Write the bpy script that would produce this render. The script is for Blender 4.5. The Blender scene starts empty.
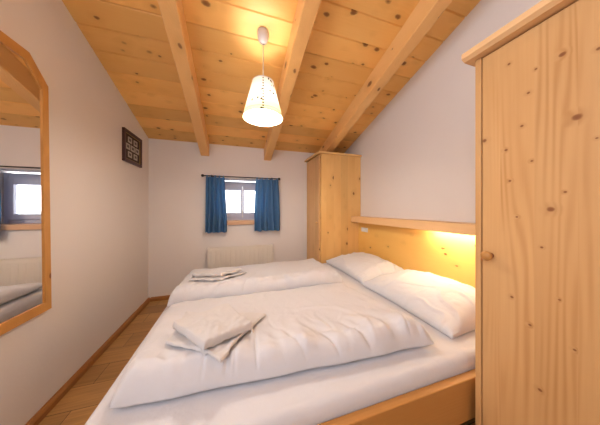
import bpy, bmesh, math, random
from mathutils import Vector, Matrix, noise
random.seed(4)
PI = math.pi
SC = bpy.context.scene
COL = SC.collection
CAMH = 1.17
YB, XL, XR, HC, TT = 3.02, -1.038, 1.715, 2.06, 0.315
YR = -1.15                                   # rear wall
ceil_z = lambda y: HC + TT * (YB - y)

# ------------------------------------------------------------------ helpers
def mesh_obj(name, bm, mat=None, parent=None, smooth=False, loc=None):
    me = bpy.data.meshes.new(name)
    bmesh.ops.recalc_face_normals(bm, faces=bm.faces)
    bm.to_mesh(me); bm.free()
    o = bpy.data.objects.new(name, me)
    COL.objects.link(o)
    if mat:
        for m in (mat if isinstance(mat, (list, tuple)) else [mat]): me.materials.append(m)
    if smooth:
        for p in me.polygons: p.use_smooth = True
    if parent: o.parent = parent
    if loc: o.location = loc
    return o

def box(bm, x0, x1, y0, y1, z0, z1, bev=0.0, seg=2, mi=0):
    b = bmesh.new()
    bmesh.ops.create_cube(b, size=1.0)
    for v in b.verts:
        v.co = Vector((x0 if v.co.x < 0 else x1, y0 if v.co.y < 0 else y1, z0 if v.co.z < 0 else z1))
    if bev > 0:
        bmesh.ops.bevel(b, geom=b.edges[:], offset=bev, segments=seg, profile=0.5, affect='EDGES')
    for f in b.faces: f.material_index = mi
    add(bm, b)

def add(bm, b):
    vm = {}
    b.verts.ensure_lookup_table()
    for v in b.verts: vm[v.index] = bm.verts.new(v.co)
    for f in b.faces:
        nf = bm.faces.new([vm[v.index] for v in f.verts]); nf.material_index = f.material_index; nf.smooth = f.smooth
    b.free()

def prism(bm, pts, ax, a0, a1, mi=0):
    """extrude a closed 2D outline along an axis; pts are the other two coords in order"""
    def mk(p, a):
        return {'x': (a, p[0], p[1]), 'y': (p[0], a, p[1]), 'z': (p[0], p[1], a)}[ax]
    A = [bm.verts.new(mk(p, a0)) for p in pts]; B = [bm.verts.new(mk(p, a1)) for p in pts]
    n = len(pts)
    fs = [bm.faces.new(A), bm.faces.new(B[::-1])]
    for i in range(n): fs.append(bm.faces.new((A[i], B[i], B[(i+1) % n], A[(i+1) % n])))
    for f in fs: f.material_index = mi

def lathe(bm, prof, seg=32, c=(0, 0, 0), ax='z', cap=True):
    """prof: list of (radius, height)"""
    rings = []
    for r, h in prof:
        ring = []
        for k in range(seg):
            a = 2*PI*k/seg
            p = (r*math.cos(a), r*math.sin(a), h)
            if ax == 'x': p = (p[2], p[0], p[1])
            if ax == 'y': p = (p[0], p[2], p[1])
            ring.append(bm.verts.new((p[0]+c[0], p[1]+c[1], p[2]+c[2])))
        rings.append(ring)
    for a, b in zip(rings, rings[1:]):
        for k in range(seg):
            f = bm.faces.new((a[k], a[(k+1) % seg], b[(k+1) % seg], b[k])); f.smooth = True
    if cap:
        bm.faces.new(rings[0][::-1]); bm.faces.new(rings[-1])

def empty(name, loc, label, cat, group=None):
    o = bpy.data.objects.new(name, None); COL.objects.link(o); o.location = loc
    o.empty_display_size = 0.1
    return tag(o, label, cat, group)

def tag(o, label=None, cat=None, group=None, kind=None):
    if label: o['label'] = label
    if cat: o['category'] = cat
    if group: o['group'] = group
    if kind: o['kind'] = kind
    return o

def structure(name, bm, mat, smooth=False, label=None):
    o = mesh_obj(name, bm, mat, smooth=smooth); o['kind'] = 'structure'
    if label: o['label'] = label
    return o

# ------------------------------------------------------------------ materials
def new_mat(name):
    m = bpy.data.materials.new(name); m.use_nodes = True
    nt = m.node_tree; nt.nodes.clear()
    out = nt.nodes.new('ShaderNodeOutputMaterial')
    return m, nt, out
def N(nt, t, **kw):
    n = nt.nodes.new(t)
    for k, v in kw.items():
        if k in n.inputs.keys(): n.inputs[k].default_value = v
        else: setattr(n, k, v)
    return n
def math_(nt, op, a, b=None, clamp=False):
    n = nt.nodes.new('ShaderNodeMath'); n.operation = op; n.use_clamp = clamp
    for i, x in enumerate((a, b)):
        if x is None: continue
        if isinstance(x, (int, float)): n.inputs[i].default_value = x
        else: nt.links.new(x, n.inputs[i])
    return n.outputs[0]
def ramp(nt, fac, stops):
    r = nt.nodes.new('ShaderNodeValToRGB'); e = r.color_ramp.elements
    while len(e) < len(stops): e.new(0.5)
    for el, (p, c) in zip(e, stops):
        el.position = p; el.color = (c, c, c, 1) if isinstance(c, (int, float)) else (*c, 1)
    nt.links.new(fac, r.inputs[0]); return r.outputs[0]
def mix(nt, fac, a, b, mode='MIX'):
    n = nt.nodes.new('ShaderNodeMix'); n.data_type = 'RGBA'; n.blend_type = mode
    for s, x in ((n.inputs[0], fac), (n.inputs[6], a), (n.inputs[7], b)):
        if isinstance(x, (int, float)): s.default_value = x
        elif isinstance(x, tuple): s.default_value = (*x, 1) if len(x) == 3 else x
        else: nt.links.new(x, s)
    return n.outputs[2]

def plain(name, col, rough=0.6, metal=0.0, bump=0.0, bscale=200, mottled=0.0, spec=0.5, sheen=0.0):
    m, nt, out = new_mat(name)
    b = N(nt, 'ShaderNodeBsdfPrincipled', Roughness=rough, Metallic=metal)
    b.inputs['Specular IOR Level'].default_value = spec
    b.inputs['Sheen Weight'].default_value = sheen
    tc = N(nt, 'ShaderNodeTexCoord')
    nz = N(nt, 'ShaderNodeTexNoise', Scale=3.0, Detail=4.0); nt.links.new(tc.outputs['Object'], nz.inputs['Vector'])
    lo = tuple(c*(1-mottled) for c in col)
    nt.links.new(mix(nt, nz.outputs[0], lo, col), b.inputs['Base Color'])
    if bump:
        n2 = N(nt, 'ShaderNodeTexNoise', Scale=bscale, Detail=3.0); nt.links.new(tc.outputs['Object'], n2.inputs['Vector'])
        bp = N(nt, 'ShaderNodeBump', Strength=bump, Distance=0.01); nt.links.new(n2.outputs[0], bp.inputs['Height'])
        nt.links.new(bp.outputs[0], b.inputs['Normal'])
    nt.links.new(b.outputs[0], out.inputs[0])
    return m

def pine(name, light, dark, grain='x', board='y', bw=0.17, knots=8.0, kr=0.10, knotcol=(0.22, 0.075, 0.022),
         boardvar=0.18, rough=0.45, ringscale=9.0, ringdist=5.0, seed=0.0, ringamt=0.35, off=0.0, spots=None, lin=420.0):
    m, nt, out = new_mat(name); L = nt.links.new
    tc = N(nt, 'ShaderNodeTexCoord'); sep = N(nt, 'ShaderNodeSeparateXYZ'); L(tc.outputs['Object'], sep.inputs[0])
    ax = {'x': 0, 'y': 1, 'z': 2}
    # board index and shift along the grain so each board has its own figure
    bi = math_(nt, 'FLOOR', math_(nt, 'DIVIDE', math_(nt, 'SUBTRACT', sep.outputs[ax[board]], off), bw))
    wn = N(nt, 'ShaderNodeTexWhiteNoise'); wn.noise_dimensions = '1D'
    L(math_(nt, 'ADD', bi, seed + 0.5), wn.inputs['W'])
    comp = {}
    for a in 'xyz':
        s = sep.outputs[ax[a]]
        if a == grain: s = math_(nt, 'ADD', s, math_(nt, 'MULTIPLY', wn.outputs['Value'], 7.3))
        comp[a] = s
    def vec(gs, cs=1.0):
        c = N(nt, 'ShaderNodeCombineXYZ')
        for i, a in enumerate('xyz'):
            L(math_(nt, 'MULTIPLY', comp[a], gs if a == grain else cs), c.inputs[i])
        return c.outputs[0]
    # knots
    vo = N(nt, 'ShaderNodeTexVoronoi', Scale=knots); vo.inputs['Randomness'].default_value = 1.0
    wob = N(nt, 'ShaderNodeTexNoise', Scale=30.0, Detail=2.0); L(tc.outputs['Object'], wob.inputs['Vector'])
    kv = vec(0.62, 1.0)
    L(kv, vo.inputs['Vector'])
    kd = math_(nt, 'ADD', vo.outputs['Distance'], math_(nt, 'MULTIPLY', math_(nt, 'SUBTRACT', wob.outputs[0], 0.5), 0.13))
    csep = N(nt, 'ShaderNodeSeparateColor'); L(vo.outputs['Color'], csep.inputs[0])
    rad = math_(nt, 'MULTIPLY', math_(nt, 'ADD', csep.outputs[0], 0.25), kr)
    rel = math_(nt, 'DIVIDE', kd, rad)
    knot = ramp(nt, rel, [(0.0, 1.0), (0.62, 0.85), (1.0, 0.0)])
    halo = ramp(nt, math_(nt, 'DIVIDE', rel, 3.2), [(0.0, 1.0), (0.9, 0.0)])
    # growth rings, bent round the knots
    wv = N(nt, 'ShaderNodeTexNoise', Scale=ringscale, Detail=1.5, Distortion=0.3)
    wv.inputs['Roughness'].default_value = 0.4
    L(vec(0.07, 1.0), wv.inputs['Vector'])
    if spots:
        # knots at given places (board-axis coord, grain coord, radius) on a face
        cur = None
        for (pa, pb, pr) in spots:
            da = math_(nt, 'DIVIDE', math_(nt, 'SUBTRACT', sep.outputs[ax[board]], pa), pr*1.15)
            db = math_(nt, 'DIVIDE', math_(nt, 'SUBTRACT', sep.outputs[ax[grain]], pb), pr)
            d2 = math_(nt, 'SQRT', math_(nt, 'ADD', math_(nt, 'MULTIPLY', da, da), math_(nt, 'MULTIPLY', db, db)))
            cur = d2 if cur is None else math_(nt, 'MINIMUM', cur, d2)
        rel2 = math_(nt, 'ADD', cur, math_(nt, 'MULTIPLY', math_(nt, 'SUBTRACT', wob.outputs[0], 0.5), 0.7))
        knot = ramp(nt, rel2, [(0.0, 1.0), (0.62, 0.85), (1.0, 0.0)])
        halo = ramp(nt, math_(nt, 'DIVIDE', rel2, 3.2), [(0.0, 1.0), (0.9, 0.0)])
    cross = [a for a in 'xyz' if a != grain]
    lsum = math_(nt, 'ADD', comp[cross[0]], comp[cross[1]])
    ph = math_(nt, 'ADD', math_(nt, 'MULTIPLY', wv.outputs[0], ringdist*2*PI), math_(nt, 'MULTIPLY', halo, 4.0))
    ph = math_(nt, 'ADD', ph, math_(nt, 'MULTIPLY', lsum, lin))
    ring = math_(nt, 'POWER', math_(nt, 'ADD', math_(nt, 'MULTIPLY', math_(nt, 'SINE', ph), 0.5), 0.5), 1.6)
    fine = N(nt, 'ShaderNodeTexNoise', Scale=170.0, Detail=3.0); L(vec(0.03, 1.0), fine.inputs['Vector'])
    bro = N(nt, 'ShaderNodeTexNoise', Scale=5.0, Detail=2.0); L(vec(0.35, 1.0), bro.inputs['Vector'])
    msk = N(nt, 'ShaderNodeTexNoise', Scale=13.0, Detail=1.0); L(vec(0.12, 1.0), msk.inputs['Vector'])
    ring = math_(nt, 'MULTIPLY', ring, ramp(nt, msk.outputs[0], [(0.40, 0.08), (0.66, 1.0)]))
    fac = math_(nt, 'ADD', math_(nt, 'MULTIPLY', ring, ringamt), math_(nt, 'MULTIPLY', fine.outputs[0], 0.25))
    fac = math_(nt, 'ADD', fac, math_(nt, 'MULTIPLY', math_(nt, 'SUBTRACT', bro.outputs[0], 0.4), 0.8), clamp=True)
    c = mix(nt, fac, light, dark)
    vv = math_(nt, 'ADD', math_(nt, 'MULTIPLY', wn.outputs['Value'], boardvar), 1.0 - boardvar*0.6)
    hs = N(nt, 'ShaderNodeHueSaturation'); L(c, hs.inputs['Color']); L(vv, hs.inputs['Value'])
    c = mix(nt, math_(nt, 'MULTIPLY', halo, 0.35), hs.outputs[0], tuple(d*0.72 for d in dark))
    c = mix(nt, knot, c, knotcol)
    b = N(nt, 'ShaderNodeBsdfPrincipled', Roughness=rough)
    b.inputs['Specular IOR Level'].default_value = 0.35
    L(c, b.inputs['Base Color'])
    bp = N(nt, 'ShaderNodeBump', Strength=0.12, Distance=0.004); L(fine.outputs[0], bp.inputs['Height']); L(bp.outputs[0], b.inputs['Normal'])
    L(b.outputs[0], out.inputs[0])
    return m

M = {}
M['plaster'] = plain('plaster', (0.82, 0.775, 0.75), 0.9, bump=0.10, bscale=60, mottled=0.03, spec=0.2)
M['ceil'] = pine('ceiling_pine', (0.95, 0.565, 0.185), (0.84, 0.40, 0.085), 'x', 'y', 0.172, 10.5, 0.19, boardvar=0.20, off=YB-0.022-0.172*20, ringamt=0.10)
M['beam'] = pine('beam_pine', (0.90, 0.54, 0.22), (0.74, 0.38, 0.11), 'y', 'x', 5.0, 8.5, 0.18, boardvar=0.0, ringamt=0.14)
M['cabinet'] = pine('cabinet_pine', (0.83, 0.52, 0.20), (0.68, 0.35, 0.10), 'z', 'x', 0.11, 9.0, 0.14, boardvar=0.10, ringamt=0.18, seed=3)
WSPOTS = [(0.316, 1.666, 0.0092), (0.287, 1.452, 0.0141), (0.395, 1.585, 0.0062), (0.449, 1.725, 0.0057), (0.412, 1.473, 0.0063), (0.458, 1.397, 0.0067), (0.446, 1.276, 0.0057), (0.528, 1.456, 0.0097), (0.376, 1.658, 0.0052), (0.386, 1.339, 0.0049), (0.248, 1.633, 0.0067), (0.341, 1.167, 0.0124), (0.251, 1.375, 0.0043), (0.426, 1.139, 0.0051), (0.31, 1.223, 0.0048), (0.362, 1.037, 0.0047), (0.44, 0.834, 0.0065), (0.391, 0.755, 0.0061), (0.322, 0.874, 0.0047), (0.366, 0.544, 0.0079), (0.291, 0.732, 0.0053)]
M['ward'] = pine('wardrobe_pine', (0.64, 0.375, 0.16), (0.47, 0.23, 0.075), 'z', 'y', 0.095, 7.0, 0.085, boardvar=0.08, ringscale=9.0, ringdist=7.0, ringamt=0.55, seed=11, spots=[(a, b_, r*0.8) for a, b_, r in WSPOTS], lin=260.0)
M['cabdoor'] = pine('cabinet_door_pine', (0.78, 0.48, 0.22), (0.62, 0.33, 0.12), 'z', 'y', 0.11, 9.0, 0.14, boardvar=0.08, ringamt=0.18, seed=5)
M['cornice'] = pine('cornice_pine', (0.86, 0.56, 0.29), (0.74, 0.43, 0.19), 'y', 'z', 5.0, 4.0, 0.05, boardvar=0.0, ringamt=0.12)
M['cornice_x'] = pine('cornice_pine_cross', (0.84, 0.55, 0.23), (0.72, 0.40, 0.13), 'x', 'z', 5.0, 4.0, 0.05, boardvar=0.0, ringamt=0.12)
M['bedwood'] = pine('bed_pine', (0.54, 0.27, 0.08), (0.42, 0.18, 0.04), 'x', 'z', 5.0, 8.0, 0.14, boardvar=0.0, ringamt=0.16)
M['head'] = pine('headboard_pine', (0.92, 0.56, 0.16), (0.80, 0.42, 0.09), 'y', 'z', 5.0, 8.0, 0.10, boardvar=0.0, ringamt=0.10)
M['frame'] = pine('mirror_frame_pine', (0.66, 0.34, 0.10), (0.50, 0.22, 0.05), 'z', 'y', 5.0, 13.0, 0.30, boardvar=0.0, ringamt=0.15)
M['sill'] = pine('sill_pine', (0.76, 0.50, 0.32), (0.66, 0.38, 0.22), 'x', 'z', 5.0, 6.0, 0.1, boardvar=0.0)
M['base'] = pine('baseboard_pine', (0.36, 0.155, 0.04), (0.27, 0.10, 0.025), 'y', 'z', 5.0, 6.0, 0.05, boardvar=0.0)
M['linen'] = plain('white_linen', (0.69, 0.69, 0.725), 0.85, bump=0.35, bscale=24, mottled=0.02, spec=0.15, sheen=0.15)
M['towel'] = plain('white_terry', (0.68, 0.665, 0.67), 0.95, bump=0.35, bscale=420, mottled=0.03, spec=0.1, sheen=0.3)
M['enamel'] = plain('cream_enamel', (0.80, 0.75, 0.67), 0.30, spec=0.5)
M['upvc'] = plain('white_window_paint', (0.64, 0.66, 0.80), 0.35)
M['black'] = plain('black_iron', (0.015, 0.013, 0.015), 0.45)
M['white'] = plain('white_plastic', (0.85, 0.84, 0.82), 0.35)
M['darkframe'] = plain('dark_red_wood', (0.055, 0.012, 0.010), 0.4, mottled=0.3)
M['mat'] = plain('brown_mount', (0.045, 0.028, 0.02), 0.8)
M['gold'] = plain('gilt_line', (0.35, 0.24, 0.07), 0.45, metal=0.4)
M['card'] = plain('cream_card', (0.52, 0.48, 0.42), 0.8, mottled=0.15)
M['cardink'] = plain('grey_print', (0.16, 0.14, 0.13), 0.8, mottled=0.4)
M['steel'] = plain('brushed_steel', (0.5, 0.5, 0.5), 0.35, metal=0.9)
M['cable'] = plain('grey_cable', (0.45, 0.42, 0.40), 0.5)
M['canopy'] = plain('grey_canopy', (0.55, 0.50, 0.48), 0.45)
M['dark'] = plain('dark_gap', (0.03, 0.02, 0.015), 0.9)

def mat_floor():
    m, nt, out = new_mat('oak_laminate'); L = nt.links.new
    tc = N(nt, 'ShaderNodeTexCoord')
    br = N(nt, 'ShaderNodeTexBrick', Scale=1.0); br.offset = 0.37
    br.inputs['Brick Width'].default_value = 0.9; br.inputs['Row Height'].default_value = 0.19
    br.inputs['Mortar Size'].default_value = 0.0018; br.inputs['Bias'].default_value = 0.0
    br.inputs['Color1'].default_value = (0.56, 0.31, 0.10, 1); br.inputs['Color2'].default_value = (0.36, 0.185, 0.058, 1)
    br.inputs['Mortar'].default_value = (0.09, 0.04, 0.015, 1)
    L(tc.outputs['Object'], br.inputs['Vector'])
    mp = N(nt, 'ShaderNodeMapping'); mp.inputs['Scale'].default_value = (1.5, 28, 1); L(tc.outputs['Object'], mp.inputs[0])
    nz = N(nt, 'ShaderNodeTexNoise', Scale=2.0, Detail=6.0, Distortion=0.8); L(mp.outputs[0], nz.inputs['Vector'])
    c = mix(nt, 0.7, br.outputs[0], ramp(nt, nz.outputs[0], [(0.3, 0.55), (0.7, 1.0)]), 'MULTIPLY')
    b = N(nt, 'ShaderNodeBsdfPrincipled', Roughness=0.35); L(c, b.inputs['Base Color']); L(b.outputs[0], out.inputs[0])
    return m
M['floor'] = mat_floor()

def mat_glass():
    m, nt, out = new_mat('window_glass'); L = nt.links.new
    fr = N(nt, 'ShaderNodeFresnel', IOR=1.45)
    t = N(nt, 'ShaderNodeBsdfTransparent'); g = N(nt, 'ShaderNodeBsdfGlossy', Roughness=0.02)
    mx = N(nt, 'ShaderNodeMixShader'); L(fr.outputs[0], mx.inputs[0]); L(t.outputs[0], mx.inputs[1]); L(g.outputs[0], mx.inputs[2])
    L(mx.outputs[0], out.inputs[0]); return m
M['glass'] = mat_glass()

def mat_mirror():
    m, nt, out = new_mat('mirror_silver')
    g = N(nt, 'ShaderNodeBsdfGlossy', Roughness=0.0); g.inputs[0].default_value = (0.98, 0.98, 0.97, 1)
    nt.links.new(g.outputs[0], out.inputs[0]); return m
M['mirror'] = mat_mirror()

def mat_curtain():
    m, nt, out = new_mat('blue_curtain_cotton'); L = nt.links.new
    tc = N(nt, 'ShaderNodeTexCoord')
    nz = N(nt, 'ShaderNodeTexNoise', Scale=300.0, Detail=2.0); L(tc.outputs['Object'], nz.inputs['Vector'])
    c = mix(nt, nz.outputs[0], (0.075, 0.165, 0.32), (0.12, 0.235, 0.42))
    d = N(nt, 'ShaderNodeBsdfDiffuse'); t = N(nt, 'ShaderNodeBsdfTranslucent')
    L(c, d.inputs[0]); t.inputs[0].default_value = (0.10, 0.36, 0.72, 1)
    mx = N(nt, 'ShaderNodeMixShader'); mx.inputs[0].default_value = 0.20
    L(d.outputs[0], mx.inputs[1]); L(t.outputs[0], mx.inputs[2]); L(mx.outputs[0], out.inputs[0]); return m
M['curtain'] = mat_curtain()

def mat_shade():
    """cream fabric printed with sprays of small leaves and a dotted vertical stem"""
    m, nt, out = new_mat('printed_lampshade'); L = nt.links.new
    uv = N(nt, 'ShaderNodeTexCoord'); sep = N(nt, 'ShaderNodeSeparateXYZ'); L(uv.outputs['UV'], sep.inputs[0])
    U, V = sep.outputs[0], sep.outputs[1]
    mp = N(nt, 'ShaderNodeMapping'); mp.inputs['Scale'].default_value = (24, 8, 1); L(uv.outputs['UV'], mp.inputs[0])
    vo = N(nt, 'ShaderNodeTexVoronoi', Scale=1.0); L(mp.outputs[0], vo.inputs['Vector'])
    cs = N(nt, 'ShaderNodeSeparateColor'); L(vo.outputs['Color'], cs.inputs[0])
    leaf = math_(nt, 'MULTIPLY', math_(nt, 'LESS_THAN', vo.outputs['Distance'], 0.26), math_(nt, 'GREATER_THAN', cs.outputs[0], 0.60))
    # stem: narrow dotted line at U = .5 (facing the room) and thirds round the shade
    du = math_(nt, 'ABSOLUTE', math_(nt, 'SUBTRACT', math_(nt, 'FRACT', math_(nt, 'ADD', math_(nt, 'MULTIPLY', U, 4.0), 0.5)), 0.5))
    dots = math_(nt, 'GREATER_THAN', math_(nt, 'SINE', math_(nt, 'MULTIPLY', V, 75.0)), -0.1)
    stem = math_(nt, 'MULTIPLY', math_(nt, 'LESS_THAN', du, 0.030), dots)
    pat = math_(nt, 'MAXIMUM', leaf, stem)
    line = math_(nt, 'MULTIPLY', math_(nt, 'GREATER_THAN', V, 0.10), math_(nt, 'LESS_THAN', V, 0.118))
    pat = math_(nt, 'MAXIMUM', pat, math_(nt, 'MULTIPLY', line, 0.5))
    band = math_(nt, 'LESS_THAN', V, 0.30)
    base = mix(nt, band, (0.80, 0.76, 0.68), (0.80, 0.70, 0.42))
    c = mix(nt, pat, base, (0.05, 0.04, 0.015))
    d = N(nt, 'ShaderNodeBsdfDiffuse'); t = N(nt, 'ShaderNodeBsdfTranslucent'); L(c, d.inputs[0]); L(c, t.inputs[0])
    mx = N(nt, 'ShaderNodeMixShader'); mx.inputs[0].default_value = SHADE_T
    L(d.outputs[0], mx.inputs[1]); L(t.outputs[0], mx.inputs[2]); L(mx.outputs[0], out.inputs[0]); return m
SHADE_T = 0.045
M['shade'] = mat_shade()

def emis(name, col, s):
    m, nt, out = new_mat(name); e = N(nt, 'ShaderNodeEmission', Strength=s); e.inputs[0].default_value = (*col, 1)
    nt.links.new(e.outputs[0], out.inputs[0]); return m
M['bulb'] = emis('warm_bulb', (1.0, 0.88, 0.77), 190.0)
M['tube'] = emis('warm_tube', (1.0, 0.84, 0.58), 90.0)

# ------------------------------------------------------------------ room shell
T = 0.30
WX0, WX1, WZ0, WZ1 = -0.25, 0.47, 0.985, 1.60          # window opening
bm = bmesh.new(); box(bm, XL-T, XR+T, YR-T, YB+T, -0.1, 0.0); structure('floor', bm, M['floor'])
bm = bmesh.new()
ht = HC + 0.12
box(bm, XL-T, WX0, YB, YB+T, 0, ht); box(bm, WX1, XR+T, YB, YB+T, 0, ht)
box(bm, WX0, WX1, YB, YB+T, 0, WZ0-0.0); box(bm, WX0, WX1, YB, YB+T, WZ1, ht)
structure('wall_back', bm, M['plaster'])
for nm, x0, x1 in (('wall_right', XR, XR+0.2),):
    bm = bmesh.new()
    prism(bm, [(YR-0.15, 0), (YB, 0), (YB, ceil_z(YB)+0.03), (YR-0.15, ceil_z(YR-0.15)+0.03)], 'x', x0, x1)
    structure(nm, bm, M['plaster'])
# left wall, with an unseen opening added behind the camera for fill daylight
LY0, LY1, LZ0, LZ1 = -1.0, 0.42, 1.10, 2.78
bm = bmesh.new()
def slab(y0, y1, za, zb_):
    prism(bm, [(y0, za), (y1, za), (y1, min(zb_, 9) if zb_ else ceil_z(y1)+0.03), (y0, min(zb_, 9) if zb_ else ceil_z(y0)+0.03)], 'x', XL-0.2, XL)
slab(LY1, YB, 0, None); slab(YR-0.15, LY0, 0, None); slab(LY0, LY1, 0, LZ0); slab(LY0, LY1, LZ1, None)
structure('wall_left', bm, M['plaster'])
bm = bmesh.new()
box(bm, XL-0.14, XL-0.08, LY0, LY0+0.05, LZ0, LZ1); box(bm, XL-0.14, XL-0.08, LY1-0.05, LY1, LZ0, LZ1)
box(bm, XL-0.14, XL-0.08, LY0+0.05, LY1-0.05, LZ0, LZ0+0.05); box(bm, XL-0.14, XL-0.08, LY0+0.05, LY1-0.05, LZ1-0.05, LZ1)
structure('added_left_opening', bm, M['upvc'])  # frame of the added opening in the left wall, out of view
DX0, DX1, DZ0, DZ = -0.95, -0.25, 1.90, 3.12  # rear wall opening, added to let in fill daylight
bm = bmesh.new(); zr = ceil_z(YR)
box(bm, XL, DX0, YR-0.15, YR, 0, zr); box(bm, DX1, XR, YR-0.15, YR, 0, zr); box(bm, DX0, DX1, YR-0.15, YR, DZ, zr); box(bm, DX0, DX1, YR-0.15, YR, 0, DZ0)
structure('wall_rear', bm, M['plaster'])
# frame of the unseen rear opening, added behind the camera for fill daylight
bm = bmesh.new()
fa, fb = YR-0.12, YR-0.06
box(bm, DX0, DX0+0.05, fa, fb, DZ0, DZ); box(bm, DX1-0.05, DX1, fa, fb, DZ0, DZ); box(bm, DX0+0.05, DX1-0.05, fa, fb, DZ-0.05, DZ); box(bm, DX0+0.05, DX1-0.05, fa, fb, DZ0, DZ0+0.05)
structure('added_rear_opening', bm, M['upvc'])

# ceiling: boards with V grooves, running across the room
bm = bmesh.new(); prof = []; y = YB
pts = [(YB+0.05, ceil_z(YB+0.05))]
g = 0.006; k = 0
yy = YB - 0.022
while yy > YR - 0.1:
    pts += [(yy+g, ceil_z(yy+g)), (yy, ceil_z(yy)+0.012), (yy-g, ceil_z(yy-g))]
    yy -= 0.172
pts.append((YR-0.15, ceil_z(YR-0.15)))
pts += [(YR-0.15, ceil_z(YR-0.15)+0.12), (YB+0.05, ceil_z(YB+0.05)+0.12)]
A = [bm.verts.new((XL-0.15, p[0], p[1])) for p in pts]; B = [bm.verts.new((XR+0.15, p[0], p[1])) for p in pts]
n = len(pts)
for i in range(n): bm.faces.new((A[i], B[i], B[(i+1) % n], A[(i+1) % n]))
structure('ceiling', bm, M['ceil'])

# baseboards
bm = bmesh.new(); prism(bm, [(XL, 0), (XL+0.026, 0), (XL+0.024, 0.03), (XL+0.012, 0.045), (XL, 0.047)], 'y', YR, YB); structure('baseboard_left', bm, M['base'])
bm = bmesh.new(); prism(bm, [(YB, 0), (YB-0.026, 0), (YB-0.024, 0.03), (YB-0.012, 0.045), (YB, 0.047)], 'x', XL+0.026, 1.10); structure('baseboard_back', bm, M['base'])

# ------------------------------------------------------------------ ceiling beams
BH, BW = 0.172, 0.105
beamlabels = ['pine ceiling beam nearest the left wall, left of the pendant lamp',
              'middle pine ceiling beam just right of the pendant lamp',
              'pine ceiling beam nearest the right wall, ending above the corner cabinet']
for k, x in enumerate((-0.437, 0.413, 1.262)):
    bm = bmesh.new()
    c = 0.006
    sec = [(x, 0), (x, -BH+c), (x+c, -BH), (x+BW-c, -BH), (x+BW, -BH+c), (x+BW, 0)]
    y0, y1 = YR, YB
    A = [bm.verts.new((px, y0, ceil_z(y0)+pz)) for px, pz in sec]; B = [bm.verts.new((px, y1, ceil_z(y1)+pz)) for px, pz in sec]
    bm.faces.new(A); bm.faces.new(B[::-1])
    for i in range(6): bm.faces.new((A[i], B[i], B[(i+1) % 6], A[(i+1) % 6]))
    for v in bm.verts: v.co -= Vector((x, YB, 2))
    o = mesh_obj('ceiling_beam', bm, M['beam'], loc=(x, YB, 2))
    tag(o, beamlabels[k], 'beam', 'ceiling beams')

# ------------------------------------------------------------------ window
bm = bmesh.new()                              # outer frame, one mesh with the mullion
fy0, fy1 = YB+0.20, YB+0.27
fz0, fz1 = WZ0+0.01, WZ1-0.02
GZ0, GZ1, GX0, GX1, GM = 1.108, 1.447, -0.15, 0.37, 0.112
box(bm, WX0, WX0+0.045, fy0+0.01, fy1, fz0, fz1, .004); box(bm, WX1-0.045, WX1, fy0+0.01, fy1, fz0, fz1, .004)
box(bm, WX0+0.045, WX1-0.045, fy0+0.01, fy1, fz0, fz0+0.05, .004); box(bm, WX0+0.045, WX1-0.045, fy0+0.01, fy1, fz1-0.06, fz1, .004)
win = structure('window_1', bm, M['upvc'], label='small white framed window above the radiator, half covered by blue curtains')
sashes = ((WX0+0.045, GM-0.0015, GX0, GM-0.025), (GM+0.0015, WX1-0.045, GM+0.025, GX1))
for (a, b_, g0, g1) in sashes:
    bm = bmesh.new()
    s0, s1 = fz0+0.05, fz1-0.06
    for (p, q, r, s) in ((a, g0, s0, s1), (g1, b_, s0, s1), (g0, g1, s0, GZ0), (g0, g1, GZ1, s1)):
        box(bm, p, q, fy0-0.012, fy0+0.045, r, s, .003)
    sh = mesh_obj('window_sash', bm, M['upvc'], win)
    bm = bmesh.new(); box(bm, g0-0.004, g1+0.004, fy0+0.018, fy0+0.024, GZ0-0.004, GZ1+0.004)
    mesh_obj('window_pane', bm, M['glass'], sh)
bm = bmesh.new(); box(bm, GM-0.012, GM+0.012, fy0-0.02, fy0-0.012, 1.04, 1.06, .003); box(bm, GM-0.005, GM+0.005, fy0-0.045, fy0-0.032, 1.03, 1.14, .003); box(bm, GM-0.005, GM+0.005, fy0-0.034, fy0-0.018, 1.045, 1.055)
mesh_obj('window_handle', bm, M['white'], win)
bm = bmesh.new(); box(bm, WX0+0.001, WX1-0.001, YB-0.03, fy0+0.01, WZ0-0.045, WZ0+0.012, .004)
mesh_obj('window_sill', bm, M['sill'], win)

# ------------------------------------------------------------------ curtain rod and curtains
RY, RZ = YB-0.08, 1.608
rod = empty('curtain_rod', (0.11, RY, RZ), 'thin black iron curtain rod with ball ends above the window', 'curtain rod')
bm = bmesh.new(); lathe(bm, [(0.008, -0.50), (0.008, 0.50)], 12, ax='x'); mesh_obj('pole', bm, M['black'], rod)
for s in (-1, 1):
    bm = bmesh.new(); pr = [(0.0035, s*0.497)] + [(0.019*math.sin(a), s*(0.515-0.019*math.cos(a))) for a in [PI*i/10 for i in range(1, 10)]] + [(0.001, s*0.534)]
    lathe(bm, pr, 16, ax='x'); mesh_obj('finial', bm, M['black'], rod, smooth=True)
    bm = bmesh.new(); lathe(bm, [(0.006, 0.0), (0.006, 0.074)], 10, c=(s*0.405, 0, -0.004), ax='y'); lathe(bm, [(0.020, 0.0), (0.020, 0.006)], 16, c=(s*0.405, 0.074, -0.004), ax='y')
    lathe(bm, [(0.013, -0.008), (0.013, 0.008)], 14, c=(s*0.405, 0, 0), ax='x')
    mesh_obj('bracket', bm, M['black'], rod)

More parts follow.
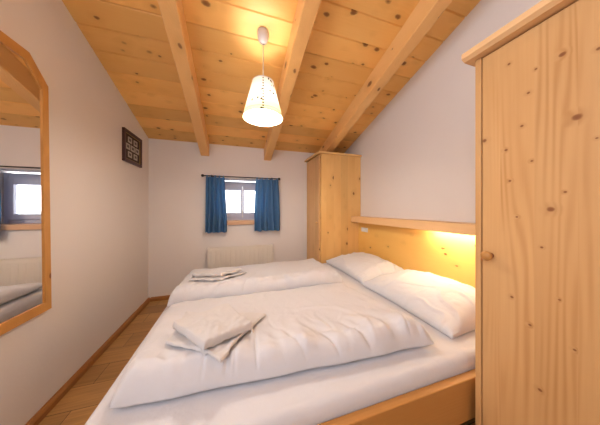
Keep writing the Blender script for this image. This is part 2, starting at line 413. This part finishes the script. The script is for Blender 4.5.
def curtain(x0, x1, top0, top1, label, seed):
    nx, nz = 110, 44
    root = empty('curtain', ((x0+x1)/2, RY, RZ), label, 'curtain', 'curtains on the rod')
    bm = bmesh.new(); rows = []
    zt, zb = RZ-0.014, 0.848
    cx = (x0+x1)/2
    for j in range(nz+1):
        v = j/nz; row = []
        for i in range(nx+1):
            u = i/nx
            a = top0 + (top1-top0)*u; b = x0 + (x1-x0)*u
            x = a + (b-a)*min(1, v*1.4)
            ph = u*2*PI*4 + 0.5*noise.noise(Vector((u*3, v*1.5, seed)))*4
            amp = 0.020 + 0.026*v
            y = math.sin(ph)*amp + 0.008*noise.noise(Vector((u*9, v*2.5, seed+5)))
            z = zt + (zb-zt)*v + 0.004*math.sin(u*2*PI*3+seed)*v
            row.append(bm.verts.new((x-cx + 0.004*math.cos(ph)*v, y, z-RZ)))
        rows.append(row)
    for j in range(nz):
        for i in range(nx):
            bm.faces.new((rows[j][i], rows[j][i+1], rows[j+1][i+1], rows[j+1][i]))
    mesh_obj('cloth', bm, M['curtain'], root, smooth=True)
    for i in range(5):                          # loops over the pole
        tx = top0 + (top1-top0)*(0.06+0.22*i) - cx
        bm = bmesh.new()
        ro, w = 0.0105, 0.016; seg = 16; ring = []
        for kk in range(seg+1):
            a = -PI*0.5 + 2*PI*kk/seg
            ring.append((bm.verts.new((tx-w/2, ro*math.cos(a), ro*math.sin(a))), bm.verts.new((tx+w/2, ro*math.cos(a), ro*math.sin(a))),
                         bm.verts.new((tx+w/2, (ro-.002)*math.cos(a), (ro-.002)*math.sin(a))), bm.verts.new((tx-w/2, (ro-.002)*math.cos(a), (ro-.002)*math.sin(a)))))
        for p, q in zip(ring, ring[1:]):
            for c2 in range(4): bm.faces.new((p[c2], q[c2], q[(c2+1) % 4], p[(c2+1) % 4]))
        box(bm, tx-w/2, tx+w/2, -0.002, 0.002, -0.03, -0.009)
        mesh_obj('tab', bm, M['curtain'], root)
    return root
curtain(-0.375, -0.105, -0.365, -0.13, 'blue cotton curtain at the left side of the window', 1.0)
curtain(0.262, 0.635, 0.285, 0.615, 'blue cotton curtain at the right side of the window, nearer the corner cabinet', 7.0)

# ------------------------------------------------------------------ radiator
RX0, RX1, RF = -0.34, 0.533, YB-0.10
rad = empty('radiator', ((RX0+RX1)/2, YB-0.06, 0.1), 'cream panel radiator under the window, behind the bed', 'radiator')
def loc_(bm, o):
    for v in bm.verts: v.co -= o.location
    return bm
bm = bmesh.new()
pts = [(RX0, RF+0.003)]; x = RX0+0.035
while x < RX1-0.05:
    pts += [(x, RF+0.003), (x+0.008, RF), (x+0.042, RF), (x+0.05, RF+0.003)]; x += 0.0625
pts += [(RX1, RF+0.003), (RX1, RF+0.022), (RX0, RF+0.022)]
prism(bm, pts, 'z', 0.15, 0.60); box(bm, RX0, RX1, RF+0.001, RF+0.022, 0.595, 0.632, .005); box(bm, RX0, RX1, RF+0.001, RF+0.022, 0.12, 0.155, .005)
mesh_obj('front_panel', loc_(bm, rad), M['enamel'], rad)
bm = bmesh.new(); box(bm, RX0, RX1, YB-0.045, YB-0.03, 0.12, 0.632, .005); mesh_obj('rear_panel', loc_(bm, rad), M['enamel'], rad)
bm = bmesh.new()
for z in (0.636,):
    box(bm, RX0-0.002, RX1+0.002, RF+0.0, RF+0.012, z-0.006, z+0.004, .002); box(bm, RX0-0.002, RX1+0.002, YB-0.04, YB-0.028, z-0.006, z+0.004, .002)
    n = 44
    for i in range(n+1):
        xx = RX0 + (RX1-RX0-0.006)*i/n; box(bm, xx, xx+0.005, RF+0.012, YB-0.04, z-0.005, z+0.001)
mesh_obj('top_grille', loc_(bm, rad), M['enamel'], rad)
for xx in (RX0-0.003, RX1):
    bm = bmesh.new(); box(bm, xx, xx+0.003, RF+0.004, YB-0.03, 0.13, 0.64); mesh_obj('side_cover', loc_(bm, rad), M['enamel'], rad)
for xx in (RX0+0.05, RX1-0.05):
    bm = bmesh.new(); lathe(bm, [(0.009, 0.0), (0.009, 0.16)], 12, c=(xx, YB-0.06, 0)); mesh_obj('pipe', loc_(bm, rad), M['enamel'], rad)
for s in (RX0+0.12, RX1-0.12):
    bm = bmesh.new(); box(bm, s-0.015, s+0.015, YB-0.03, YB-0.002, 0.2, 0.55, .002); mesh_obj('wall_bracket', loc_(bm, rad), M['enamel'], rad)

# ------------------------------------------------------------------ corner cabinet
CX, CY = 1.078, 2.482
cab = empty('corner_cabinet', ((CX+XR)/2, (CY+YB)/2, 0), 'tall narrow pine cabinet in the far right corner beyond the bed', 'cabinet')
bm = bmesh.new(); box(bm, CX+0.022, XR-0.001, CY, YB-0.001, 0.0, 1.905, .002); mesh_obj('body', loc_(bm, cab), M['cabinet'], cab)
bm = bmesh.new(); box(bm, CX, CX+0.020, CY+0.03, YB-0.03, 0.06, 1.885, .003); dr = mesh_obj('door', loc_(bm, cab), M['cabdoor'], cab)
bm = bmesh.new(); lathe(bm, [(0.006, 0), (0.006, -0.012), (0.012, -0.016), (0.013, -0.024), (0.009, -0.03)], 16, c=(CX, CY+0.07, 0.98), ax='x'); mesh_obj('knob', loc_(bm, cab), M['cabinet'], dr, smooth=True)
bm = bmesh.new(); box(bm, CX-0.03, XR-0.001, CY-0.028, YB-0.001, 1.905, 1.932, .006, 3); mesh_obj('cornice', loc_(bm, cab), M['cornice_x'], cab)

# ------------------------------------------------------------------ bed
BX0, BX1, BY0, BY1 = -0.522, 1.672, 0.631, 2.478
bed = empty('double_bed', (0.6, 1.56, 0), 'large double bed of knotty pine with low side rails, filling the room', 'bed')
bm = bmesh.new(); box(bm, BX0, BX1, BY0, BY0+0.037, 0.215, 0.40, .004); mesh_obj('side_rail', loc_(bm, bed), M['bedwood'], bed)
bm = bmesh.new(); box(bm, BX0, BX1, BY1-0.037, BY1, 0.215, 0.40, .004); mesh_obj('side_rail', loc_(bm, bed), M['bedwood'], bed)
bm = bmesh.new(); box(bm, BX0, BX0+0.03, BY0+0.037, BY1-0.037, 0.20, 0.375, .004); mesh_obj('foot_rail', loc_(bm, bed), M['base'], bed)
bm = bmesh.new(); box(bm, BX0+0.03, BX1, BY0+0.037, BY1-0.037, 0.25, 0.28); mesh_obj('slatted_base', loc_(bm, bed), M['cabinet'], bed)
for px in (BX0+0.10, BX1-0.12):
    for py in (BY0+0.10, BY1-0.17):
        bm = bmesh.new(); box(bm, px, px+0.07, py, py+0.07, 0, 0.25, .004); mesh_obj('leg', loc_(bm, bed), M['cabinet'], bed)
bm = bmesh.new(); box(bm, 1.675, XR-0.001, 0.63, CY-0.002, 0.05, 1.034, .002); mesh_obj('headboard', loc_(bm, bed), M['head'], bed)

# shelf along the headboard
shelf = empty('wall_shelf', (1.65, 1.6, 1.03), 'long pine shelf running along the wall above the headboard', 'shelf')
bm = bmesh.new(); box(bm, 1.576, XR-0.001, 0.635, CY-0.002, 1.036, 1.062, .003); mesh_obj('shelf_board', loc_(bm, shelf), M['cornice'], shelf)
bm = bmesh.new(); box(bm, 1.554, 1.576, 0.635, CY-0.002, 0.984, 1.062, .004); mesh_obj('front_fascia', loc_(bm, shelf), M['cornice'], shelf)
# reading lamp under the shelf
lamp = empty('shelf_lamp', (1.65, 1.12, 1.01), 'slim tube lamp glowing under the shelf over the nearer pillow', 'lamp')
bm = bmesh.new(); box(bm, 1.588, 1.618, 0.90, 1.33, 1.014, 1.035, .003); mesh_obj('housing', loc_(bm, lamp), M['white'], lamp)
bm = bmesh.new(); lathe(bm, [(0.006, 0.91), (0.009, 0.915), (0.009, 1.315), (0.006, 1.32)], 14, c=(1.603, 0, 1.004), ax='y'); mesh_obj('tube', loc_(bm, lamp), M['tube'], lamp, smooth=True)

# twin socket on the headboard
sock = empty('wall_socket', (1.672, 2.333, 0.884), 'white double socket on the headboard beside the corner cabinet', 'socket')
bm = bmesh.new(); box(bm, 1.666, 1.675, 2.265, 2.400, 0.855, 0.912, .003); mesh_obj('cover_plate', loc_(bm, sock), M['white'], sock)
for y in (2.300, 2.366):
    bm = bmesh.new(); lathe(bm, [(0.024, 0), (0.024, -0.0035), (0.018, -0.004), (0.018, -0.001)], 20, c=(1.666, y, 0.884), ax='x')
    o = mesh_obj('socket_insert', loc_(bm, sock), M['white'], sock)

# ------------------------------------------------------------------ soft goods
def arc_coords(a, b, r, nint, narc=8):
    """positions a..b, quarter-circle spaced in the first and last r; returns (pos, lift 0..1)"""
    out = []
    for k in range(narc):
        t = PI/2*k/narc; out.append((a + r*(1-math.cos(t)), math.sin(t)))
    for k in range(nint+1):
        out.append((a+r + (b-a-2*r)*k/nint, 1.0))
    for k in range(narc-1, -1, -1):
        t = PI/2*k/narc; out.append((b - r*(1-math.cos(t)), math.sin(t)))
    return out

def cushion(name, x0, x1, y0, y1, r, nx, ny, base, mid, top_fn, warp=None, bot=1.0, narc=8, mat=None, parent=None, pw=1.0):
    """closed soft slab: rim at height base+mid, crown by top_fn(x,y)->height over rim, flat underside at base"""
    X = arc_coords(x0, x1, r, nx, narc); Y = arc_coords(y0, y1, r, ny, narc)
    bm = bmesh.new(); top = []; botm = []
    for i, (x, lx) in enumerate(X):
        tr, br = [], []
        for j, (y, ly) in enumerate(Y):
            L = (lx*ly)**pw
            w = warp(x, y) if warp else (x, y)
            zt = base + mid + top_fn(x, y)*L
            edge = i in (0, len(X)-1) or j in (0, len(Y)-1)
            v = bm.verts.new((w[0], w[1], zt)); tr.append(v)
            br.append(v if edge else bm.verts.new((w[0], w[1], base + mid - mid*min(1, L)*bot)))
        top.append(tr); botm.append(br)
    for i in range(len(X)-1):
        for j in range(len(Y)-1):
            bm.faces.new((top[i][j], top[i+1][j], top[i+1][j+1], top[i][j+1]))
            q = (botm[i][j], botm[i][j+1], botm[i+1][j+1], botm[i+1][j])
            if len(set(q)) == 4: 
                try: bm.faces.new(q)
                except ValueError: pass
    return bm

nz3 = lambda x, y, z: noise.noise(Vector((x, y, z)))
def ridged(x, y, z): return 1 - abs(nz3(x, y, z))*2

MT = 0.46            # mattress top
MX0, MX1, MY0, MY1 = -0.488, 1.668, 0.672, 2.438
def mtop(x, y):
    return 0.045 + 0.0025*nz3(x*4, y*4, 0) + 0.006*max(0, 1-abs(nz3(x*7+y*3, y*5, 3))*5)*math.exp(-abs(y-MY0)/0.10) + 0.002*max(0, 1-abs(nz3(x*3+y*3, y*5-x, 6))*8)
bm = cushion('m', MX0, MX1, MY0, MY1, 0.035, 120, 90, 0.28, 0.135, mtop)
mat_ = mesh_obj('mattress', bm, M['linen'], smooth=True)
tag(mat_, 'thick mattress in a smooth white fitted sheet lying in the pine bed', 'mattress')

# --- duvets
def duvet_fn(x0, x1, y0, y1, H, seed, back=0.0, front=0.0):
    def f(x, y):
        u = (x-x0)/(x1-x0); v = (y-y0)/(y1-y0)
        h = H*(1 - back*max(0, v-0.25)/0.75 + front*math.exp(-((v-0.10)/0.10)**2))
        fe = math.exp(-(y-y0)/0.13); le = math.exp(-(x-x0)/0.14); re = math.exp(-(x1-x)/0.14); be = math.exp(-(y1-y)/0.12)
        # gathers running in from the front edge
        h += 0.034*fe*nz3(x*11+seed + 2*nz3(x*3, y*3, seed), y*3.5, seed+1) + 0.014*fe*nz3(x*26, y*7, seed+9)
        h += 0.018*(le+re)*nz3(x*4, y*10+seed, seed+2) + 0.008*be*nz3(x*12, y*4, seed+4)
        q = nz3(x*9+seed+2.5*nz3(x*2.5, y*2.5, seed), y*2.6, seed+12)
        h -= 0.024*(fe**1.1)*max(0, 1-abs(q)*5)**2
        q = nz3(x*3.1+y*2.2+seed, y*5.5-x*2.0+1.5*nz3(x*2, y*2, seed+3), seed+14)
        h += 0.005*max(0, 1-abs(q)*8)*min(1, fe*1.2+re*1.5+le+be*0.8+0.12)
        q = nz3(x*5.5-y*3+seed, y*4+x*3, seed+16)
        h += 0.003*max(0, 1-abs(q)*7)*min(1, fe*1.2+re+le+0.15)
        h += 0.012*nz3(x*2.6+seed, y*3.4, seed+5)
        rg = max(0, 1 - abs(nz3(x*2.4+0.8*y, y*4.2 - x*1.2, seed+6))*9)
        h += 0.0025*rg
        return h
    return f
def duvet_warp(x0, x1, y0, y1, seed, cor):
    """cor: shifts (dx,dy) of the corners 00,10,11,01"""
    def w(x, y):
        u = (x-x0)/(x1-x0); v = (y-y0)/(y1-y0)
        k = ((1-u)*(1-v), u*(1-v), u*v, (1-u)*v)
        dx = sum(a*c[0] for a, c in zip(k, cor)); dy = sum(a*c[1] for a, c in zip(k, cor))
        e = 0.010
        ed = max(abs(2*u-1), abs(2*v-1))**6
        return (x+dx + e*ed*nz3(y*6, seed, x), y+dy + e*ed*nz3(x*6, seed+3, y))
    return w
D1 = (-0.405, 0.90, 0.775, 1.592)
D1f = duvet_fn(*D1, 0.088, 1.7, back=0.62, front=0.10)
D1c = [(0.0, 0.07), (0.045, -0.015), (0.0, 0.0), (-0.02, 0.0)]
MT = 0.466
bm = cushion('d', *D1, 0.060, 230, 150, MT, 0.030, D1f, duvet_warp(*D1, 2.0, D1c), bot=0.95)
d1 = mesh_obj('folded_duvet', bm, M['linen'], smooth=True)
tag(d1, 'white folded duvet on the nearer half of the bed, in front', 'duvet', 'folded duvets on the bed')
D2 = (-0.42, 0.93, 1.612, 2.42)
D2f = duvet_fn(*D2, 0.084, 5.3, back=0.66, front=0.26)
D2c = [(-0.02, 0.0), (0.0, 0.0), (0.05, 0.0), (-0.03, 0.0)]
bm = cushion('d', *D2, 0.055, 200, 120, MT, 0.030, D2f, duvet_warp(*D2, 6.0, D2c), bot=0.95)
d2 = mesh_obj('folded_duvet', bm, M['linen'], smooth=True)
tag(d2, 'white folded duvet on the far half of the bed, towards the window', 'duvet', 'folded duvets on the bed')
def duvet_z(D, f, x, y): return MT + 0.030 + f(x, y)

# --- pillows
def pillow(cx, cy, lx, ly, H, seed, label, tilt, rz):
    root_loc = Vector((cx, cy, MT))
    x0, x1, y0, y1 = -lx/2, lx/2, -ly/2, ly/2
    def top(x, y):
        u = 2*x/lx; v = 2*y/ly
        s = (max(0, 1-abs(u)**2.6)*max(0, 1-abs(v)**3.0))**0.55
        h = H*s + 0.010*nz3(x*5+seed, y*5, seed)*s
        h += 0.010*nz3(x*6, y*14+seed, seed+2)*(abs(v)**2) + 0.007*nz3(x*16, y*6+seed, seed+3)*(abs(u)**2)
        rg = max(0, 1 - abs(nz3(x*5+y*2, y*4, seed+6))*7)
        q = nz3(x*9+seed+y*3, y*7, seed+11)
        h += 0.008*max(0, 1-abs(q)*6)*min(1, abs(v)**1.5+abs(u)**2)
        return h + 0.007*rg
    def warp(x, y):
        u = 2*x/lx; v = 2*y/ly           # corners stay out, edges draw in
        return (x*(1-0.05*(1-v*v)), y*(1-0.05*(1-u*u)))
    bm = cushion('p', x0, x1, y0, y1, 0.012, 110, 150, 0.0, 0.035, top, warp, narc=4)
    for v in bm.verts:
        k = (v.co.z)/0.12
        v.co.z += max(0, min(1, k))*0.055*max(0, min(1, (v.co.x+0.2)/0.4))
    bmesh.ops.rotate(bm, verts=bm.verts, cent=(0, 0, 0), matrix=Matrix.Rotation(rz, 3, 'Z'))
    o = mesh_obj('pillow', bm, M['linen'], smooth=True, loc=root_loc)
    return tag(o, label, 'pillow', 'pillows along the headboard')
pillow(1.392, 1.990, 0.54, 0.79, 0.085, 3.1, 'plump white pillow against the headboard beside the corner cabinet', -0.10, 0.0)
pillow(1.380, 1.178, 0.55, 0.81, 0.095, 8.4, 'plump white pillow nearer the wardrobe, lit by the shelf lamp', -0.12, 0.0)

# --- towels
def towel(name, corners, zf, th, label, group, seed, layers=2):
    c = [Vector((p[0], p[1], 0)) for p in corners]
    cen = sum(c, Vector())/4
    n = 44
    # coordinates with a quarter-round lip
    bm = bmesh.new()
    S = arc_coords(0, 1, 0.030, n, 5)
    top, bot = [], []
    for i, (u, lu) in enumerate(S):
        tr, br = [], []
        for j, (v, lv) in enumerate(S):
            p = c[0]*(1-u)*(1-v) + c[1]*u*(1-v) + c[2]*u*v + c[3]*(1-u)*v
            ed = max(abs(2*u-1), abs(2*v-1))**4
            p = p + Vector((nz3(v*3, seed, u*2), nz3(u*3, seed+4, v*2), 0))*0.009*ed
            zb = zf(p.x, p.y)
            L = lu*lv
            h = th + 0.006*nz3(u*3, v*3, seed) + 0.004*max(0, 1-abs(nz3(u*2.2+v, v*3, seed+3))*7) + 0.006*nz3(u*8, v*2, seed+8)*ed
            edge = i in (0, len(S)-1) or j in (0, len(S)-1)
            vt = bm.verts.new((p.x-cen.x, p.y-cen.y, zb + th*0.35 + h*0.65*L)); tr.append(vt)
            br.append(vt if edge else bm.verts.new((p.x-cen.x, p.y-cen.y, zb + th*0.35*(1-L) )))
        top.append(tr); bot.append(br)
    m = len(S)
    for i in range(m-1):
        for j in range(m-1):
            bm.faces.new((top[i][j], top[i+1][j], top[i+1][j+1], top[i][j+1]))
            q = (bot[i][j], bot[i][j+1], bot[i+1][j+1], bot[i+1][j])
            if len(set(q)) == 4:
                try: bm.faces.new(q)
                except ValueError: pass
    z0 = min(v.co.z for v in bm.verts)
    for v in bm.verts: v.co.z -= z0
    o = mesh_obj(name, bm, M['towel'], smooth=True, loc=(cen.x, cen.y, z0))
    return tag(o, label, 'towel', group)
from mathutils.bvhtree import BVHTree
def rest_on(*objs):
    trees = []
    for o in objs:
        b = bmesh.new(); b.from_mesh(o.data)
        for v in b.verts: v.co += o.location
        trees.append(BVHTree.FromBMesh(b)); b.free()
    def zf(x, y):
        z = 0.4
        for t in trees:
            for ox, oy in ((0, 0), (.03, 0), (-.03, 0), (0, .03), (0, -.03), (0, .055)):
                hit = t.ray_cast(Vector((x+ox, y+oy, 2.0)), Vector((0, 0, -1)))
                if hit[0] is not None: z = max(z, hit[0].z)
        zmax = objs[0].location.z + 0.505
        return max(z, zmax) + 0.0045
    return zf
GT = 'folded towels on the duvets'
t1 = towel('folded_towel', [(-0.275, 0.985), (-0.050, 0.808), (0.162, 1.125), (-0.27, 1.30)], rest_on(d1), 0.014, 'white folded towel at the bottom of the stack on the nearer duvet', GT, 2.2)
towel('folded_towel', [(-0.285, 1.09), (-0.110, 0.838), (0.078, 0.950), (-0.04, 1.25)], rest_on(d1, t1), 0.036, 'white folded towel on top of the stack on the nearer duvet', GT, 5.5)
t3 = towel('folded_towel', [(-0.36, 1.84), (-0.10, 1.70), (0.10, 1.88), (-0.14, 2.08)], rest_on(d2), 0.014, 'white folded towel at the bottom of the stack on the far duvet', GT, 8.8)
towel('folded_towel', [(-0.35, 1.90), (-0.10, 1.73), (0.06, 1.89), (-0.14, 2.06)], rest_on(d2, t3), 0.026, 'white folded towel on top of the stack on the far duvet', GT, 12.1)

# ------------------------------------------------------------------ wardrobe
WXf, WY1, WY0, WZT = 1.000, 0.605, -0.52, 1.815
wr = empty('wardrobe', ((WXf+XR)/2, (WY0+WY1)/2, 0), 'tall knotty pine wardrobe standing at the right edge of the room', 'wardrobe')
bm = bmesh.new()
box(bm, WXf, XR-0.001, WY1-0.022, WY1, 0, WZT, .002); box(bm, WXf, XR-0.001, WY0, WY0+0.022, 0, WZT, .002)
box(bm, XR-0.02, XR-0.001, WY0+0.022, WY1-0.022, 0.06, WZT); box(bm, WXf+0.03, XR-0.02, WY0+0.022, WY1-0.022, 0.06, 0.08); box(bm, WXf+0.03, XR-0.02, WY0+0.022, WY1-0.022, WZT-0.02, WZT)
box(bm, WXf+0.02, WXf+0.035, WY0+0.022, WY1-0.022, 0.0, 0.06)
mesh_obj('carcass', loc_(bm, wr), M['ward'], wr)
ymid = (WY0+WY1)/2
for (a, b_) in ((ymid+0.002, WY1-0.026), (WY0+0.026, ymid-0.002)):
    bm = bmesh.new(); box(bm, WXf+0.002, WXf+0.022, a, b_, 0.065, WZT-0.006, .002)
    d = mesh_obj('door', loc_(bm, wr), M['ward'], wr)
    ky = b_-0.040 if a > 0 else a+0.05
    ky = WY1-0.056 if a > -0.1 else WY0+0.06
    bm = bmesh.new(); lathe(bm, [(0.011, 0.0), (0.009, -0.012), (0.012, -0.018), (0.019, -0.026), (0.0195, -0.033), (0.014, -0.040), (0.002, -0.043)], 20, c=(WXf+0.003, ky, 0.978), ax='x')
    mesh_obj('knob', loc_(bm, wr), M['bedwood'], d, smooth=True)
bm = bmesh.new()
f0 = WXf
prism(bm, [(XR-0.001, WZT), (f0, WZT), (f0-0.030, WZT+0.001), (f0-0.046, WZT+0.012), (f0-0.047, WZT+0.034), (XR-0.001, WZT+0.034)], 'y', WY0-0.02, WY1+0.025)
mesh_obj('cornice', loc_(bm, wr), M['cornice'], wr)

# ------------------------------------------------------------------ mirror on the left wall
MXw = XL
mir = empty('wall_mirror', (XL, 1.1, 1.29), 'tall mirror with clipped corners in a knotty pine frame on the left wall', 'mirror')
def clipped(y0, y1t, y1b, z0, z1, c, cz, c0):
    return [(y0, z0), (y1b, z0), (y1t, z1-cz), (y1t-c, z1), (y0+c0, z1), (y0, z1-cz)]
outer = clipped(0.60, 1.578, 1.600, 0.578, 2.000, 0.115, 0.118, 0.115)
inner = clipped(0.655, 1.530, 1.548, 0.632, 1.944, 0.095, 0.100, 0.095)
sc_ = lambda P_: [(y*0.977, 1.17+(z-1.17)*0.977) for y, z in P_]
outer, inner = sc_(outer), [(y*0.983, 1.17+(z-1.17)*0.983) for y, z in inner]
xa, xb = XL, XL+0.024
for i in range(6):                       # six mitred rails, each its own part
    j = (i+1) % 6
    bm = bmesh.new()
    q = [outer[i], outer[j], inner[j], inner[i]]
    prism(bm, q, 'x', xa, xb)
    mesh_obj('frame_rail', loc_(bm, mir), M['frame'], mir)
bm = bmesh.new()
grow = []
cy_ = sum(p[0] for p in inner)/6; cz_ = sum(p[1] for p in inner)/6
for p in inner: grow.append((p[0], p[1]))
prism(bm, grow, 'x', XL+0.004, XL+0.018)
mesh_obj('mirror_glass', loc_(bm, mir), M['mirror'], mir)

# ------------------------------------------------------------------ picture on the left wall
pf = empty('picture_frame', (XL, 2.59, 1.80), 'small dark red frame holding seven little pictures on the left wall', 'picture')
Y0, Y1, Z0, Z1 = 2.385, 2.775, 1.637, 1.960
bm = bmesh.new(); x0, x1 = XL, XL+0.024; w = 0.030
for (a, b_, c, d) in ((Y0, Y1, Z0, Z0+w), (Y0, Y1, Z1-w, Z1), (Y0, Y0+w, Z0+w, Z1-w), (Y1-w, Y1, Z0+w, Z1-w)):
    box(bm, x0, x1, a, b_, c, d, .003)
mesh_obj('frame', loc_(bm, pf), M['darkframe'], pf)
bm = bmesh.new(); box(bm, x0, XL+0.012, Y0+w-.001, Y1-w+.001, Z0+w-.001, Z1-w+.001); mesh_obj('mount', loc_(bm, pf), M['mat'], pf)
bm = bmesh.new()
for (a, b_, c, d) in ((Y0+w, Y1-w, Z0+w, Z0+w+.006), (Y0+w, Y1-w, Z1-w-.006, Z1-w), (Y0+w, Y0+w+.008, Z0+w, Z1-w), (Y1-w-.010, Y1-w, Z0+w, Z1-w)):
    box(bm, XL+0.012, XL+0.016, a, b_, c, d)
mesh_obj('gilt_slip', loc_(bm, pf), M['gold'], pf)
cards = [(2.515, 1.872), (2.635, 1.872), (2.475, 1.798), (2.575, 1.798), (2.675, 1.798), (2.515, 1.724), (2.635, 1.724)]
for (cy, cz) in cards:
    bm = bmesh.new(); box(bm, XL+0.0125, XL+0.0140, cy-0.042, cy+0.042, cz-0.029, cz+0.029); cd = mesh_obj('small_picture', loc_(bm, pf), M['card'], pf)
    bm = bmesh.new(); box(bm, XL+0.0140, XL+0.0146, cy-0.024, cy+0.022, cz-0.012, cz+0.014); mesh_obj('print', loc_(bm, pf), M['cardink'], cd)

# ------------------------------------------------------------------ pendant lamp
LX, LY = 0.207, 1.560
ZS0, ZS1 = 1.862, 2.137
zc = ceil_z(LY)
pl = empty('pendant_lamp', (LX, LY, zc), 'lit pendant lamp with a printed cream conical shade hanging from the pine ceiling', 'lamp')
bm = bmesh.new(); lathe(bm, [(0.043, zc+0.006), (0.043, zc-0.025), (0.038, zc-0.055), (0.026, zc-0.078), (0.010, zc-0.088)], 28, c=(LX, LY, 0)); mesh_obj('canopy', loc_(bm, pl), M['canopy'], pl, smooth=True)
bm = bmesh.new(); lathe(bm, [(0.0035, ZS1-0.03), (0.0035, zc-0.08)], 10, c=(LX, LY, 0)); mesh_obj('cable', loc_(bm, pl), M['cable'], pl, smooth=True)
bm = bmesh.new(); lathe(bm, [(0.016, ZS1-0.105), (0.020, ZS1-0.10), (0.020, ZS1-0.045), (0.012, ZS1-0.03), (0.005, ZS1-0.022)], 20, c=(LX, LY, 0)); mesh_obj('bulb_holder', loc_(bm, pl), M['white'], pl, smooth=True)
# shade with UVs
bm = bmesh.new(); uvl = bm.loops.layers.uv.new('UVMap'); seg = 64; rows = 12
R0, R1 = 0.151, 0.080
G = [[bm.verts.new((LX+(R0+(R1-R0)*j/rows)*math.cos(2*PI*i/seg), LY+(R0+(R1-R0)*j/rows)*math.sin(2*PI*i/seg), ZS0+(ZS1-ZS0)*j/rows)) for i in range(seg)] for j in range(rows+1)]
for j in range(rows):
    for i in range(seg):
        f = bm.faces.new((G[j][i], G[j][(i+1) % seg], G[j+1][(i+1) % seg], G[j+1][i])); f.smooth = True
        for lp, (a, b_) in zip(f.loops, ((i, j), (i+1, j), (i+1, j+1), (i, j+1))): lp[uvl].uv = (a/seg + 0.021, b_/rows)
o = mesh_obj('lamp_shade', loc_(bm, pl), M['shade'], pl, smooth=True)
bm = bmesh.new()
for (R, z) in ((R0, ZS0), (R1, ZS1)):
    bm = bmesh.new()
    lathe(bm, [(R-0.002, z-0.002), (R+0.0015, z-0.002), (R+0.0015, z+0.002), (R-0.002, z+0.002), (R-0.002, z-0.002)], 64, c=(LX, LY, 0), cap=False)
    mesh_obj('shade_ring', loc_(bm, pl), M['steel'], pl)
for k in range(3):
    bm = bmesh.new()
    a = 2*PI*k/3+0.3; d = Vector((math.cos(a), math.sin(a), 0)); p = Vector((-d.y, d.x, 0))*0.0012
    z = ZS1-0.04
    q = [Vector((LX, LY, z))+d*0.018+p, Vector((LX, LY, z))+d*0.018-p, Vector((LX, LY, ZS1))+d*(R1-0.001)-p, Vector((LX, LY, ZS1))+d*(R1-0.001)+p]
    A = [bm.verts.new(v) for v in q]; B = [bm.verts.new(v+Vector((0, 0, 0.0025))) for v in q]
    bm.faces.new(A); bm.faces.new(B[::-1])
    for i in range(4): bm.faces.new((A[i], A[(i+1) % 4], B[(i+1) % 4], B[i]))
    mesh_obj('shade_arm', loc_(bm, pl), M['steel'], pl)
bm = bmesh.new(); zb = 1.912
lathe(bm, [(0.050*math.sin(a), zb-0.050*math.cos(a)) for a in [0.05+0.28*i for i in range(10)]] + [(0.017, zb+0.062), (0.0135, zb+0.075), (0.0135, ZS1-0.100)], 24, c=(LX, LY, 0))
mesh_obj('light_bulb', loc_(bm, pl), M['bulb'], pl, smooth=True)

# ------------------------------------------------------------------ light: overcast daylight outside, lamps above
w = bpy.data.worlds.new('daylight'); SC.world = w; w.use_nodes = True
bg = w.node_tree.nodes['Background']; bg.inputs[0].default_value = (0.95, 0.95, 1.0, 1); bg.inputs[1].default_value = 3.8
def portal(loc, rot, sx, sy):
    l = bpy.data.lights.new('portal', 'AREA'); l.shape = 'RECTANGLE'; l.size = sx; l.size_y = sy; l.cycles.is_portal = True
    o = bpy.data.objects.new('daylight_opening', l); COL.objects.link(o); o.location = loc; o.rotation_euler = rot; return o
portal(((WX0+WX1)/2, YB+0.31, (WZ0+WZ1)/2), (-PI/2, 0, 0), WX1-WX0, WZ1-WZ0)
portal(((DX0+DX1)/2, YR-0.17, (DZ0+DZ)/2), (PI/2, 0, 0), DX1-DX0, DZ-DZ0)  # sky light through the added rear opening

portal((XL-0.22, (LY0+LY1)/2, (LZ0+LZ1)/2), (0, -PI/2, 0), LZ1-LZ0, LY1-LY0)  # sky light through the added left-wall opening
# ------------------------------------------------------------------ camera
f, hor, yaw = 202.0, 208.6, 0.3125
cam = bpy.data.cameras.new('camera'); co = bpy.data.objects.new('camera', cam); COL.objects.link(co)
cam.sensor_fit = 'HORIZONTAL'; cam.sensor_width = 36.0; cam.lens = 36.0*f/600.0
cam.shift_y = (hor - 212.5)/600.0
cam.clip_start = 0.02
co.location = (0, 0, CAMH); co.rotation_euler = (PI/2, 0, -yaw)
SC.camera = co
SC.view_settings.view_transform = 'Standard'; SC.view_settings.look = 'None'
SC.view_settings.exposure = 0.62; SC.view_settings.gamma = 1.0; SC.view_settings.use_curve_mapping = False
